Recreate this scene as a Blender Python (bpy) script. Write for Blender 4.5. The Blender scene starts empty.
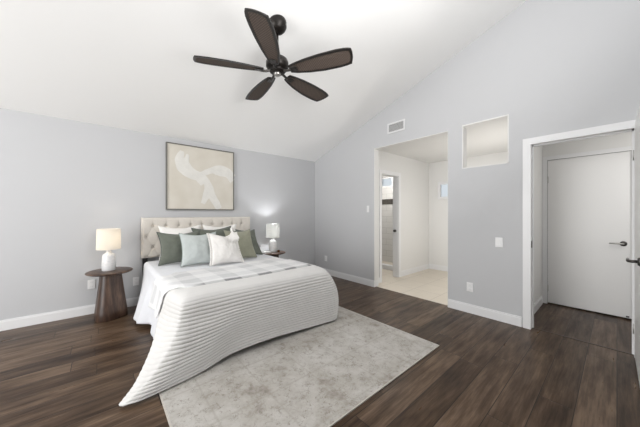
import bpy, bmesh, math, random
import numpy as np
from mathutils import Vector, Matrix, Euler, noise

random.seed(7)
C = bpy.context.scene.collection
R = math.radians

# ------------------------------------------------------------------ camera
cam_d = bpy.data.cameras.new('camera'); cam = bpy.data.objects.new('camera', cam_d); C.objects.link(cam)
cam_d.sensor_width = 36.0; cam_d.lens = 36.0 * 255.0 / 640.0; cam_d.clip_start = 0.02
cam.location = (0, 0, 1.28)
cam.rotation_euler = (R(90), 0, R(49.35 - 90))
bpy.context.scene.camera = cam

# ------------------------------------------------------------------ world, light, exposure
world = bpy.data.worlds.new('world'); bpy.context.scene.world = world; world.use_nodes = True
wb = world.node_tree.nodes['Background']
wb.inputs['Color'].default_value = (0.90, 0.94, 0.98, 1); wb.inputs['Strength'].default_value = 0.75
vs = bpy.context.scene.view_settings
vs.view_transform = 'Standard'; vs.look = 'None'; vs.gamma = 1.0; vs.use_curve_mapping = False
vs.exposure = 0.09

def area(name, loc, direction, sx, sy, power, color=(1, 1, 1)):
    d = bpy.data.lights.new(name, 'AREA'); d.shape = 'RECTANGLE'; d.size = sx; d.size_y = sy
    d.energy = power; d.color = color
    o = bpy.data.objects.new(name, d); C.objects.link(o); o.location = loc
    o.rotation_euler = Vector(direction).to_track_quat('-Z', 'Y').to_euler()
    return o
# daylight through the glazed sliding door of the left wall; added unseen fill light high at the front wall
area('daylight_left', (-3.30, 1.95, 1.35), (1, 0.06, 0.03), 2.3, 3.3, 162, (1.0, 0.995, 0.985))
area('front_fill_light', (1.1, -0.70, 3.10), (0.0, 1, 1.0), 1.0, 4.0, 100, (1.0, 0.99, 0.98))
# added fill lights without fixtures in the rooms behind the right wall
nl = bpy.data.lights.new('nook_fill_light', 'POINT'); nl.energy = 24; nl.color = (1.0, 0.975, 0.94); nl.shadow_soft_size = 0.12
nlo = bpy.data.objects.new('nook_fill_light', nl); C.objects.link(nlo); nlo.location = (4.6, 1.12, 1.30)
hl = bpy.data.lights.new('hall_fill_light', 'POINT'); hl.energy = 11.0; hl.color = (1.0, 0.975, 0.94); hl.shadow_soft_size = 0.12
hlo = bpy.data.objects.new('hall_fill_light', hl); C.objects.link(hlo); hlo.location = (4.15, -0.60, 1.75)
area('shower_fill_light', (5.2, 3.7, 2.42), (0, 0, -1), 0.4, 0.4, 15, (1.0, 0.98, 0.95))

# ------------------------------------------------------------------ materials
def mat(name, color=(0.8, 0.8, 0.8), rough=0.5, metallic=0.0, **kw):
    m = bpy.data.materials.new(name); m.use_nodes = True
    b = m.node_tree.nodes['Principled BSDF']
    b.inputs['Base Color'].default_value = (*color, 1)
    b.inputs['Roughness'].default_value = rough; b.inputs['Metallic'].default_value = metallic
    for k, v in kw.items(): b.inputs[k].default_value = v
    return m

class N:
    """small node-graph helper"""
    def __init__(s, m): s.t = m.node_tree; s.b = s.t.nodes['Principled BSDF']
    def n(s, typ, ins=None, **props):
        x = s.t.nodes.new(typ)
        for k, v in props.items(): setattr(x, k, v)
        for k, v in (ins or {}).items():
            if isinstance(v, bpy.types.NodeSocket): s.t.links.new(v, x.inputs[k])
            else: x.inputs[k].default_value = v
        return x
    def math(s, op, a, b=0.0):
        return s.n('ShaderNodeMath', {0: a, 1: b}, operation=op).outputs[0]
    def ramp(s, fac, stops):
        r = s.n('ShaderNodeValToRGB', {0: fac}); e = r.color_ramp.elements
        e[0].position, e[0].color = stops[0][0], (*stops[0][1], 1)
        e[1].position, e[1].color = stops[-1][0], (*stops[-1][1], 1)
        for p, c in stops[1:-1]:
            k = e.new(p); k.color = (*c, 1)
        return r.outputs[0]
    def mix(s, fac, a, b, mode='MIX'):
        x = s.n('ShaderNodeMix', {}, data_type='RGBA', blend_type=mode)
        for i, v in ((0, fac), (6, a), (7, b)):
            if isinstance(v, bpy.types.NodeSocket): s.t.links.new(v, x.inputs[i])
            else: x.inputs[i].default_value = (*v, 1) if isinstance(v, tuple) and len(v) == 3 else v
        return x.outputs[2]
    def color(s, c): s.t.links.new(c, s.b.inputs['Base Color'])
    def bump(s, h, strength=0.2, dist=0.01):
        x = s.n('ShaderNodeBump', {'Strength': strength, 'Distance': dist, 'Height': h})
        s.t.links.new(x.outputs[0], s.b.inputs['Normal'])
    def coord(s, which='Object'): return s.n('ShaderNodeTexCoord').outputs[which]
    def noise(s, vec, scale, detail=4, rough=0.5, out='Fac'):
        return s.n('ShaderNodeTexNoise', {'Vector': vec, 'Scale': scale, 'Detail': detail, 'Roughness': rough}).outputs[out]
    def scalev(s, vec, sc):
        return s.n('ShaderNodeMapping', {'Vector': vec, 'Scale': sc}).outputs[0]

def paint(name, color, rough=0.6):
    m = mat(name, color, rough); k = N(m); co = k.coord()
    k.bump(k.noise(co, 160, 3), 0.05, 0.002)
    return m
M = {}
M['wall'] = paint('wall_paint_grey', (0.525, 0.529, 0.540))
M['white_wall'] = paint('wall_paint_white', (0.74, 0.735, 0.72))
M['ceiling'] = paint('ceiling_paint', (0.90, 0.90, 0.89), 0.75)
M['trim'] = mat('trim_paint', (0.77, 0.77, 0.775), 0.35)
M['door'] = mat('door_paint', (0.78, 0.775, 0.765), 0.35)

def wood_floor():
    m = mat('wood_floor', rough=0.34, **{'Specular IOR Level': 0.22}); k = N(m); co = k.coord()
    s = k.n('ShaderNodeSeparateXYZ', {0: co}); x, y = s.outputs[0], s.outputs[1]
    yr = k.math('DIVIDE', y, 0.18); row = k.math('FLOOR', yr)
    h = k.n('ShaderNodeTexWhiteNoise', {'W': row}, noise_dimensions='1D').outputs['Value']
    xs = k.math('ADD', k.math('DIVIDE', x, 1.22), k.math('MULTIPLY', h, 7.31)); col = k.math('FLOOR', xs)
    pid = k.n('ShaderNodeCombineXYZ', {0: row, 1: col})
    pr = k.n('ShaderNodeTexWhiteNoise', {'Vector': pid.outputs[0]}, noise_dimensions='3D').outputs['Value']
    off = k.n('ShaderNodeCombineXYZ', {2: k.math('MULTIPLY', pr, 40.0)}).outputs[0]
    v = k.n('ShaderNodeVectorMath', {0: co, 1: off}, operation='ADD').outputs[0]
    g1 = k.noise(k.scalev(v, (1.1, 9, 1)), 2.2, 6, 0.62)
    g2 = k.noise(k.scalev(v, (2.5, 60, 1)), 2.0, 4, 0.6)
    blot = k.noise(k.scalev(v, (2.0, 6, 1)), 1.3, 3)
    f = k.math('ADD', k.math('MULTIPLY', g1, 0.55), k.math('ADD', k.math('MULTIPLY', g2, 0.22), k.math('MULTIPLY', blot, 0.23)))
    f = k.math('ADD', f, k.math('MULTIPLY', k.math('SUBTRACT', pr, 0.5), 0.16))
    c = k.ramp(f, [(0.36, (0.026, 0.0135, 0.0070)), (0.46, (0.058, 0.034, 0.0195)), (0.54, (0.090, 0.056, 0.034)), (0.66, (0.165, 0.110, 0.072))])
    # joints
    fy = k.math('FRACT', yr); ey = k.math('MINIMUM', fy, k.math('SUBTRACT', 1.0, fy))
    fx = k.math('FRACT', xs); ex = k.math('MULTIPLY', k.math('MINIMUM', fx, k.math('SUBTRACT', 1.0, fx)), 6.8)
    e = k.math('MINIMUM', ey, ex)
    j = k.n('ShaderNodeMapRange', {0: e, 1: 0.006, 2: 0.018, 3: 0.0, 4: 1.0}).outputs[0]
    c = k.mix(j, (0.016, 0.011, 0.008), c)
    k.color(c)
    k.t.links.new(k.n('ShaderNodeMapRange', {0: g1, 1: 0.3, 2: 0.7, 3: 0.38, 4: 0.27}).outputs[0], k.b.inputs['Roughness'])
    k.bump(k.math('ADD', k.math('MULTIPLY', j, 0.6), k.math('MULTIPLY', g2, 0.25)), 0.25, 0.003)
    return m
M['floor'] = wood_floor()

def tile(name, c1, c2, grout, w, hgt, rough, axes=(0, 1), offset=0.0):
    m = mat(name, rough=rough); k = N(m); s = k.n('ShaderNodeSeparateXYZ', {0: k.coord()})
    v = k.n('ShaderNodeCombineXYZ', {0: s.outputs[axes[0]], 1: s.outputs[axes[1]]}).outputs[0]
    b = k.n('ShaderNodeTexBrick', {'Vector': v, 'Color1': (*c1, 1), 'Color2': (*c2, 1), 'Mortar': (*grout, 1), 'Scale': 1.0,
            'Mortar Size': 0.004, 'Brick Width': w, 'Row Height': hgt}, offset=offset)
    n = k.noise(v, 6, 5)
    k.color(k.mix(k.math('MULTIPLY', n, 0.35), b.outputs[0], grout)); return m
M['floor_tile'] = tile('floor_tile', (0.70, 0.64, 0.55), (0.66, 0.60, 0.51), (0.47, 0.42, 0.36), 0.45, 0.45, 0.4)
M['shower_tile'] = tile('shower_tile', (0.72, 0.71, 0.69), (0.69, 0.68, 0.66), (0.5, 0.49, 0.47), 0.40, 0.15, 0.25, (1, 2), 0.5)
M['mosaic'] = tile('dark_mosaic', (0.03, 0.026, 0.022), (0.07, 0.06, 0.05), (0.10, 0.09, 0.08), 0.05, 0.025, 0.3, (1, 2), 0.5)

def rug_mat():
    m = mat('rug_pile', rough=0.95); k = N(m); co = k.coord()
    n1 = k.noise(co, 2.4, 7, 0.72); n2 = k.noise(co, 14, 6, 0.75); n3 = k.noise(co, 90, 2)
    base = k.ramp(n1, [(0.32, (0.245, 0.215, 0.18)), (0.44, (0.43, 0.405, 0.37)), (0.56, (0.51, 0.49, 0.46)), (0.72, (0.57, 0.555, 0.53))])
    vor = k.n('ShaderNodeTexVoronoi', {'Vector': k.n('ShaderNodeVectorMath', {0: co, 1: k.noise(co, 5, 4, 0.6, 'Color')}, operation='ADD').outputs[0], 'Scale': 8.0},
              feature='DISTANCE_TO_EDGE').outputs[0]
    vein = k.math('MULTIPLY', k.n('ShaderNodeMapRange', {0: vor, 1: 0.0, 2: 0.05, 3: 1.0, 4: 0.0}).outputs[0],
                  k.n('ShaderNodeMapRange', {0: n2, 1: 0.42, 2: 0.58, 3: 0.0, 4: 0.9}).outputs[0])
    c = k.mix(vein, base, (0.20, 0.172, 0.142))
    spots = k.n('ShaderNodeMapRange', {0: n2, 1: 0.54, 2: 0.68, 3: 0.0, 4: 0.5}).outputs[0]
    c = k.mix(spots, c, (0.25, 0.22, 0.185))
    # faint woven panel lines
    s = k.n('ShaderNodeSeparateXYZ', {0: co})
    for ax, st, o in ((0, 0.36, 0.31), (1, 0.42, 0.10)):
        q = k.math('FRACT', k.math('DIVIDE', k.math('ADD', s.outputs[ax], o), st))
        ln = k.n('ShaderNodeMapRange', {0: k.math('ABSOLUTE', k.math('SUBTRACT', q, 0.5)), 1: 0.0, 2: 0.03, 3: 0.42, 4: 0.0}).outputs[0]
        c = k.mix(ln, c, (0.33, 0.30, 0.26))
    k.color(c); k.bump(k.math('ADD', n3, k.math('MULTIPLY', n2, 0.5)), 0.3, 0.004); return m
M['rug'] = rug_mat()
M['rug_edge'] = mat('rug_binding', (0.55, 0.52, 0.47), 0.9)

def cloth(name, color, scale=220, rough=0.9, bump=0.25, var=0.10, sheen=0.2):
    m = mat(name, color, rough, **{'Sheen Weight': sheen}); k = N(m); co = k.coord()
    n = k.noise(co, 9, 5, 0.6)
    dk = tuple(c * (1 - var) for c in color); lt = tuple(min(1, c * (1 + var)) for c in color)
    k.color(k.ramp(n, [(0.3, dk), (0.7, lt)]))
    k.bump(k.noise(co, scale, 3), bump, 0.002); return m
M['duvet'] = cloth('duvet_cotton', (0.735, 0.745, 0.775), 60, 0.9, 0.08, 0.02)
M['coverlet'] = cloth('coverlet_matelasse', (0.67, 0.66, 0.645), 150, 0.92, 0.1, 0.03)
M['white_pillow'] = cloth('pillow_white', (0.84, 0.82, 0.79), 90, 0.9, 0.1, 0.03)
M['cream'] = cloth('pillow_cream', (0.74, 0.72, 0.695), 260, 0.95, 0.3, 0.06)
M['dark_green'] = cloth('pillow_dark_green', (0.125, 0.137, 0.112), 200, 0.9, 0.25, 0.14)
M['mint'] = cloth('pillow_pale_sage', (0.47, 0.505, 0.495), 240, 0.92, 0.25, 0.08)
M['sage'] = cloth('pillow_sage', (0.27, 0.272, 0.205), 200, 0.92, 0.25, 0.10)
M['piping_dark'] = cloth('piping_dark', (0.07, 0.085, 0.075), 200)
M['piping_sage'] = cloth('piping_grey_sage', (0.22, 0.26, 0.24), 200)
M['linen'] = cloth('headboard_linen', (0.66, 0.62, 0.565), 420, 0.95, 0.35, 0.05)
M['linen_button'] = cloth('headboard_button', (0.50, 0.465, 0.42), 420, 0.95, 0.2, 0.05)
M['black'] = mat('black_wood', (0.012, 0.011, 0.011), 0.45)

def plaid():
    m = mat('throw_plaid', rough=0.95); k = N(m); uv = k.coord('UV'); s = k.n('ShaderNodeSeparateXYZ', {0: uv})
    def bands(v, period, width, o):
        q = k.math('FRACT', k.math('DIVIDE', k.math('ADD', v, o), period))
        return k.n('ShaderNodeMapRange', {0: k.math('ABSOLUTE', k.math('SUBTRACT', q, 0.5)), 1: width, 2: width + 0.03, 3: 1.0, 4: 0.0}).outputs[0]
    a = bands(s.outputs[0], 0.34, 0.22, 0.05); b = bands(s.outputs[1], 0.32, 0.22, 0.00)
    f = k.math('MULTIPLY', k.math('ADD', a, b), 0.5)
    n = k.noise(uv, 30, 5, 0.7)
    f = k.math('ADD', f, k.math('MULTIPLY', k.math('SUBTRACT', n, 0.5), 0.8))
    c = k.ramp(f, [(0.05, (0.80, 0.80, 0.80)), (0.5, (0.72, 0.72, 0.725)), (0.95, (0.61, 0.615, 0.62))])
    # darker woven border along the front edge
    e = k.n('ShaderNodeMapRange', {0: s.outputs[1], 1: 0.035, 2: 0.055, 3: 1.0, 4: 0.0}).outputs[0]
    e = k.math('MULTIPLY', e, k.math('ADD', 0.40, k.math('MULTIPLY', a, 0.5)))
    e = k.math('MULTIPLY', e, k.n('ShaderNodeMapRange', {0: s.outputs[0], 1: 0.42, 2: 0.55, 3: 0.0, 4: 1.0}).outputs[0])
    k.color(k.mix(e, c, (0.20, 0.20, 0.205))); k.bump(k.noise(uv, 500, 2), 0.3, 0.002); return m
M['plaid'] = plaid()

def walnut():
    m = mat('walnut', rough=0.38); k = N(m); co = k.coord()
    g = k.noise(k.scalev(co, (14, 14, 1.6)), 2.0, 6, 0.6); w = k.noise(k.scalev(co, (5, 5, 0.8)), 1.6, 3)
    f = k.math('ADD', k.math('MULTIPLY', g, 0.6), k.math('MULTIPLY', w, 0.4))
    k.color(k.ramp(f, [(0.33, (0.018, 0.010, 0.007)), (0.5, (0.062, 0.035, 0.024)), (0.68, (0.165, 0.100, 0.064))]))
    return m
M['walnut'] = walnut()
def ceramic():
    m = mat('lamp_ceramic', (0.76, 0.75, 0.74), 0.45); k = N(m); co = k.coord()
    n = k.noise(k.scalev(co, (20, 20, 60)), 2, 4); k.color(k.ramp(n, [(0.35, (0.66, 0.66, 0.66)), (0.6, (0.80, 0.79, 0.78))])); return m
M['ceramic'] = ceramic()
M['glaze'] = mat('lamp_lower_glaze', (0.69, 0.69, 0.69), 0.4)
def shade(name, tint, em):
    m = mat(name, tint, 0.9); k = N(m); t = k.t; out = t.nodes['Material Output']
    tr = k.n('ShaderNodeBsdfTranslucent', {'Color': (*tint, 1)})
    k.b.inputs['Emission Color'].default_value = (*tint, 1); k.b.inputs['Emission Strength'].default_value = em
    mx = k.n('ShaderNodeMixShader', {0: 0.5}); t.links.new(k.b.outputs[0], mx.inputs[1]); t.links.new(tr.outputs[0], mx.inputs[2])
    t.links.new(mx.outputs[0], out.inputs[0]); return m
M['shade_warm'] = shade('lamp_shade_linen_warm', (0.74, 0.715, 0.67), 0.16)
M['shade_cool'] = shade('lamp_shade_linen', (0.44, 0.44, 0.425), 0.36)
M['bulb'] = mat('bulb', (1, 0.9, 0.75), 0.3, **{'Emission Color': (1, 0.85, 0.6, 1), 'Emission Strength': 6.0})
M['bronze'] = mat('fan_dark_bronze', (0.020, 0.017, 0.015), 0.38, 0.6)
M['silver'] = mat('brushed_metal', (0.45, 0.44, 0.42), 0.3, 0.9)
M['dark_metal'] = mat('dark_nickel', (0.09, 0.085, 0.08), 0.3, 0.9)
def wicker():
    m = mat('fan_wicker', rough=0.75); k = N(m); co = k.coord()
    w = k.n('ShaderNodeTexChecker', {'Vector': co, 'Color1': (0.035, 0.025, 0.020, 1), 'Color2': (0.125, 0.094, 0.076, 1), 'Scale': 90}).outputs[0]
    n = k.noise(co, 40, 4)
    k.color(k.mix(k.math('MULTIPLY', n, 0.7), w, (0.075, 0.055, 0.044))); k.bump(k.n('ShaderNodeTexChecker', {'Vector': co, 'Scale': 90}).outputs[1], 0.4, 0.003); return m
M['wicker'] = wicker()
M['frame_dark'] = mat('fan_blade_rim', (0.014, 0.012, 0.011), 0.4)
M['plastic'] = mat('white_plastic', (0.80, 0.80, 0.80), 0.35)
M['slot'] = mat('socket_slots', (0.42, 0.42, 0.42), 0.5)
M['vent_dark'] = mat('vent_shadow', (0.10, 0.10, 0.10), 0.8)
M['vent_slat'] = mat('vent_slat', (0.50, 0.50, 0.50), 0.5)
M['picture_frame'] = mat('picture_frame_pewter', (0.13, 0.125, 0.11), 0.45)
def art():
    m = mat('canvas_print', rough=0.85); k = N(m); co = k.coord(); n = k.noise(co, 4, 5)
    k.color(k.ramp(n, [(0.35, (0.615, 0.575, 0.50)), (0.65, (0.665, 0.63, 0.56))])); k.bump(k.noise(co, 300, 2), 0.2, 0.002); return m
M['art'] = art()
M['art_paint'] = cloth('brushed_white_paint', (0.72, 0.705, 0.665), 30, 0.8, 0.3, 0.06, 0)
def frosted():
    m = mat('frosted_glass', (0.92, 0.97, 1.0), 0.35, **{'Transmission Weight': 1.0, 'IOR': 1.3}); return m
M['glass'] = frosted()
M['book'] = mat('white_paper', (0.78, 0.78, 0.77), 0.7)
M['amber'] = mat('brown_jar', (0.10, 0.045, 0.02), 0.25)
M['threshold'] = mat('threshold_wood', (0.050, 0.034, 0.025), 0.4)

# ------------------------------------------------------------------ mesh helpers
def box(bm, a, b, bev=0.0, mi=0):
    a, b = Vector(a), Vector(b)
    g = bmesh.ops.create_cube(bm, size=1.0)
    vs_ = g['verts']
    for v in vs_:
        v.co = Vector(((a.x + b.x) / 2 + v.co.x * (b.x - a.x), (a.y + b.y) / 2 + v.co.y * (b.y - a.y), (a.z + b.z) / 2 + v.co.z * (b.z - a.z)))
    if bev:
        es = {e for v in vs_ for e in v.link_edges}
        bmesh.ops.bevel(bm, geom=list(es), offset=bev, segments=2, affect='EDGES', profile=0.5)
    return vs_
def prism(bm, poly, axis, lo, hi):
    """extrude polygon (2D list) along axis 'x','y','z'"""
    def P(p, t):
        if axis == 'x': return (t, p[0], p[1])
        if axis == 'y': return (p[0], t, p[1])
        return (p[0], p[1], t)
    A = [bm.verts.new(P(p, lo)) for p in poly]; B = [bm.verts.new(P(p, hi)) for p in poly]
    n = len(poly)
    fs = [bm.faces.new(A), bm.faces.new(B[::-1])]
    for i in range(n): fs.append(bm.faces.new((A[i], A[(i + 1) % n], B[(i + 1) % n], B[i])))
    bmesh.ops.recalc_face_normals(bm, faces=fs)
def lathe(bm, prof, n=32, cx=0, cy=0):
    rows = []
    for r, z in prof:
        if r < 1e-5: rows.append([bm.verts.new((cx, cy, z))])
        else: rows.append([bm.verts.new((cx + r * math.cos(2 * math.pi * i / n), cy + r * math.sin(2 * math.pi * i / n), z)) for i in range(n)])
    for a, b in zip(rows, rows[1:]):
        for i in range(n):
            j = (i + 1) % n
            if len(a) == 1 and len(b) == 1: continue
            if len(a) == 1: bm.faces.new((a[0], b[j], b[i]))
            elif len(b) == 1: bm.faces.new((a[i], a[j], b[0]))
            else: bm.faces.new((a[i], a[j], b[j], b[i]))
    bmesh.ops.recalc_face_normals(bm, faces=bm.faces[:])
def tube(bm, pts, r, n=8, cap=True):
    pts = [Vector(p) for p in pts]; rr = r if isinstance(r, (list, tuple)) else [r] * len(pts)
    rows = []; up = None
    for i, p in enumerate(pts):
        t = (pts[min(i + 1, len(pts) - 1)] - pts[max(i - 1, 0)]).normalized()
        if up is None: up = t.orthogonal().normalized()
        u = (up - t * up.dot(t)).normalized(); up = u; w = t.cross(u)
        rows.append([bm.verts.new(p + (u * math.cos(2 * math.pi * k / n) + w * math.sin(2 * math.pi * k / n)) * rr[i]) for k in range(n)])
    for a, b in zip(rows, rows[1:]):
        for k in range(n): bm.faces.new((a[k], a[(k + 1) % n], b[(k + 1) % n], b[k]))
    if cap: bm.faces.new(rows[0][::-1]); bm.faces.new(rows[-1])
    bmesh.ops.recalc_face_normals(bm, faces=bm.faces[:])
def grid_mesh(bm, P, UV=None):
    n, m = P.shape[:2]
    V = [[bm.verts.new(P[i, j]) for j in range(m)] for i in range(n)]
    lay = bm.loops.layers.uv.new('UVMap') if UV is not None else None
    for i in range(n - 1):
        for j in range(m - 1):
            f = bm.faces.new((V[i][j], V[i][j + 1], V[i + 1][j + 1], V[i + 1][j])); f.smooth = True
            if lay:
                for lp, (a, b) in zip(f.loops, ((i, j), (i, j + 1), (i + 1, j + 1), (i + 1, j))): lp[lay].uv = UV[a, b]
    return V
def obj(name, bm, m, parent=None, smooth=False, loc=None, rot=None):
    me = bpy.data.meshes.new(name)
    if smooth:
        for f in bm.faces: f.smooth = True
    bm.to_mesh(me); bm.free()
    o = bpy.data.objects.new(name, me); C.objects.link(o)
    for x in (m if isinstance(m, list) else [m]): me.materials.append(x)
    if parent: o.parent = parent
    if loc is not None: o.location = loc
    if rot is not None: o.rotation_euler = rot
    return o
def tag(o, label, cat, group=None, kind=None):
    o['label'] = label; o['category'] = cat
    if group: o['group'] = group
    if kind: o['kind'] = kind
    return o
def thing(name, label, cat, loc=(0, 0, 0), rotz=0.0, group=None, kind=None):
    o = bpy.data.objects.new(name, None); C.objects.link(o); o.location = loc; o.rotation_euler = (0, 0, rotz); o.empty_display_size = 0.1
    return tag(o, label, cat, group, kind)
def struct(name, bm, m, label, cat, parent=None):
    o = obj(name, bm, m, parent)
    return tag(o, label, cat, kind='structure')
def B(*boxes, bev=0.0):
    bm = bmesh.new()
    for a, b in boxes: box(bm, a, b, bev)
    return bm
def shade_smooth_angle(o, ang=35):
    me = o.data
    for p in me.polygons: p.use_smooth = True
    try: me.set_sharp_from_angle(angle=R(ang))
    except Exception: pass
def resample(P, n, axis=0):
    """Catmull-Rom resampling of an array of control points along an axis (uniform parameter by mean chord length)"""
    P = np.moveaxis(np.asarray(P, float), axis, 0); k = P.shape[0]
    d = np.linalg.norm(np.diff(P, axis=0), axis=-1).reshape(k - 1, -1).mean(1); t = np.concatenate([[0], np.cumsum(d)]); t /= t[-1]
    tang = np.zeros_like(P); 
    for i in range(k):
        a, b = max(i - 1, 0), min(i + 1, k - 1); tang[i] = (P[b] - P[a]) / (t[b] - t[a])
    out = []
    for s in np.linspace(0, 1, n):
        i = min(np.searchsorted(t, s, 'right') - 1, k - 2); h = t[i + 1] - t[i]; q = (s - t[i]) / h
        out.append((2*q**3-3*q**2+1)*P[i] + (q**3-2*q**2+q)*h*tang[i] + (-2*q**3+3*q**2)*P[i+1] + (q**3-q**2)*h*tang[i+1])
    return np.moveaxis(np.array(out), 0, axis)

# ------------------------------------------------------------------ room shell
XW, YB, XL, YF = 3.61, 4.38, -3.40, -0.80
def zc(y): return 2.43 + 0.332 * (YB - y)

struct('floor', B(((XL - .12, YF - .12, -0.1), (XW + .05, YB + .12, 0)), ((XW + .05, -1.2, -0.1), (4.95, 0.80, 0))), M['floor'],
       'dark brown wood plank floor of the bedroom and the hall', 'floor')
struct('floor_bathroom', B(((XW + .05, 0.80, -0.1), (5.95, YB + .12, 0.0))), M['floor_tile'], 'beige square tile floor seen through the tall doorway', 'floor')
struct('wall_back', B(((XL - .12, YB, -0.1), (XW + .12, YB + .12, 2.43))), M['wall'], 'light grey wall behind the bed with the picture on it', 'wall')
# right gable wall with doorway, pass-through and tall opening
bm = bmesh.new()
def cell(y0, y1, z0, z1=None):
    prism(bm, [(y0, z0), (y1, z0), (y1, zc(y1) if z1 is None else z1), (y0, zc(y0) if z1 is None else z1)], 'x', XW, XW + .12)
cell(YF - .12, -0.12, -0.1); cell(-0.12, 0.64, 2.06); cell(0.64, 0.83, -0.1)
cell(0.83, 1.32, -0.1, 1.88); cell(0.83, 1.32, 2.43)
cell(1.32, 1.51, -0.1); cell(1.51, 2.76, 2.415); cell(2.76, YB, -0.1)
struct('wall_right', bm, [M['wall']], 'pale grey gable wall with the vent, the tall opening and the doorway', 'wall')
# white painted linings of the two openings
bm = B(((XW, 0.825, 1.868), (XW + .12, 1.325, 1.882)), ((XW, 0.822, 1.868), (XW + .12, 0.834, 2.44)), ((XW, 1.316, 1.868), (XW + .12, 1.328, 2.44)), ((XW, 0.825, 2.424), (XW + .12, 1.325, 2.44)))
for v in bm.verts: v.co.x = XW - .002 if v.co.x < XW + .01 else v.co.x
struct('trim_1', bm, M['white_wall'], 'white lining of the small high pass-through opening', 'trim')
struct('trim_2', B(((XW + .004, 2.752, 0), (XW + .12, 2.764, 2.42)), ((XW + .004, 1.506, 0), (XW + .12, 1.516, 2.42)), ((XW + .004, 1.51, 2.405), (XW + .12, 2.76, 2.42))), M['white_wall'], 'off-white reveal of the tall opening to the tiled nook', 'trim')
# left wall with sliding glass door opening, front wall with an opening added for the fill light (both out of view)
bm = bmesh.new()
def lcell(y0, y1, z0, z1=None):
    prism(bm, [(y0, z0), (y1, z0), (y1, zc(y1) if z1 is None else z1), (y0, zc(y0) if z1 is None else z1)], 'x', XL - .12, XL)
lcell(YF - .12, 0.3, -0.1); lcell(0.3, 3.6, 2.5); lcell(3.6, YB, -0.1)
struct('wall_left', bm, M['wall'], 'grey wall with the glazed sliding door, left of the picture', 'wall')
struct('wall_front', B(((XL, YF - .12, -0.1), (-1.2, YF, zc(YF))), ((3.0, YF - .12, -0.1), (XW, YF, zc(YF))), ((-1.2, YF - .12, -0.1), (3.0, YF, 2.5)), ((-1.2, YF - .12, 3.7), (3.0, YF, zc(YF)))), M['wall'], 'grey wall behind the viewer with a high opening added for fill light', 'wall')
bm = bmesh.new()
prism(bm, [(YF - .12, zc(YF - .12)), (YB + .12, zc(YB + .12)), (YB + .12, zc(YB + .12) + .12), (YF - .12, zc(YF - .12) + .12)], 'x', XL - .12, XW + .12)
struct('ceiling', bm, M['ceiling'], 'white vaulted ceiling sloping up from the bed wall', 'ceiling')

# rooms behind the right wall
struct('wall_nook_left', B(((XW + .12, 2.86, 0), (3.96, 2.98, 2.45)), ((4.53, 2.86, 0), (5.8, 2.98, 2.45)), ((3.96, 2.86, 2.03), (4.53, 2.98, 2.45)), ((XW + .12, 2.76, 0), (XW + .125, 2.86, 2.45))), M['white_wall'], 'off-white nook wall holding the bathroom door', 'wall')
struct('wall_nook_back', B(((5.8, 0.7, -0.1), (5.92, YB, 1.60)), ((5.8, 0.7, 1.60), (5.92, 2.06, 1.985)), ((5.8, 2.64, 1.60), (5.92, 3.80, 1.985)), ((5.8, 0.7, 1.985), (5.92, 3.80, 2.6)),
        ((5.8, 4.20, 1.60), (5.92, YB, 2.6)), ((5.8, 3.80, 1.60), (5.92, 4.20, 1.985)), ((5.8, 3.80, 2.24), (5.92, 4.20, 2.6))), M['white_wall'], 'off-white far wall of the nook with a small high window', 'wall')
struct('wall_hall_left', B(((XW + .12, 0.70, 0), (5.8, 0.79, 2.45))), M['white_wall'], 'narrow off-white hall wall left of the closed white door', 'wall')
struct('wall_hall_back', B(((4.82, -1.2, 0), (4.94, -0.14, 2.45)), ((4.82, 0.665, 0), (4.94, 0.70, 2.45)), ((4.82, -0.14, 2.055), (4.94, 0.665, 2.45))), M['white_wall'], 'off-white hall wall around the closed white door', 'wall')
struct('wall_hall_right', B(((XW + .12, -1.32, 0), (4.94, -1.2, 2.45))), M['white_wall'], 'hall wall hidden behind the open bedroom door', 'wall')
struct('wall_door_gap_shade', B(((4.94, -1.2, 0), (5.0, 0.8, 2.3))), M['vent_dark'], 'unseen wall behind the closed hall door, coloured dark as shade in its gaps', 'wall')  # dark colour stands in for the shade in the gaps around the door
struct('wall_bathroom_left', B(((XW, YB, 0), (5.92, YB + .12, 2.45))), M['shower_tile'], 'tiled outer wall of the bathroom', 'wall')
struct('ceiling_nook', B(((XW + .12, 0.70, 2.45), (5.92, YB + .12, 2.55))), M['white_wall'], 'flat white ceiling of the nook behind the tall opening', 'ceiling')
struct('ceiling_hall', B(((XW + .12, -1.32, 2.45), (4.94, 0.70, 2.55))), M['white_wall'], 'flat white ceiling of the small hall', 'ceiling')

# shower seen through the bathroom door
struct('wall_shower', B(((5.775, 2.98, 0), (5.8, YB, 1.52)), ((5.775, 2.98, 1.66), (5.8, YB, 1.99)), ((5.775, 2.98, 1.99), (5.8, 3.81, 2.45)), ((5.775, 4.19, 1.99), (5.8, YB, 2.45)), ((5.775, 3.81, 2.235), (5.8, 4.19, 2.45))), M['shower_tile'], 'white tiled shower wall seen through the bathroom door', 'wall')
struct('trim_3', B(((5.768, 2.98, 1.52), (5.8, YB, 1.66))), M['mosaic'], 'dark mosaic band across the white shower tiles', 'trim')
struct('trim_4', B(((4.95, 2.99, 0), (5.07, YB - .01, 0.10)), bev=0.01), M['trim'], 'low white curb of the shower', 'trim')
bm = bmesh.new(); lathe(bm, [(0, 0.012), (0.05, 0.012), (0.055, 0.0)], 20)
tag(obj('shower_drain', bm, M['dark_metal'], None, True, (5.32, 3.78, 0.0)), 'small dark round drain in the shower floor', 'drain')

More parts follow.
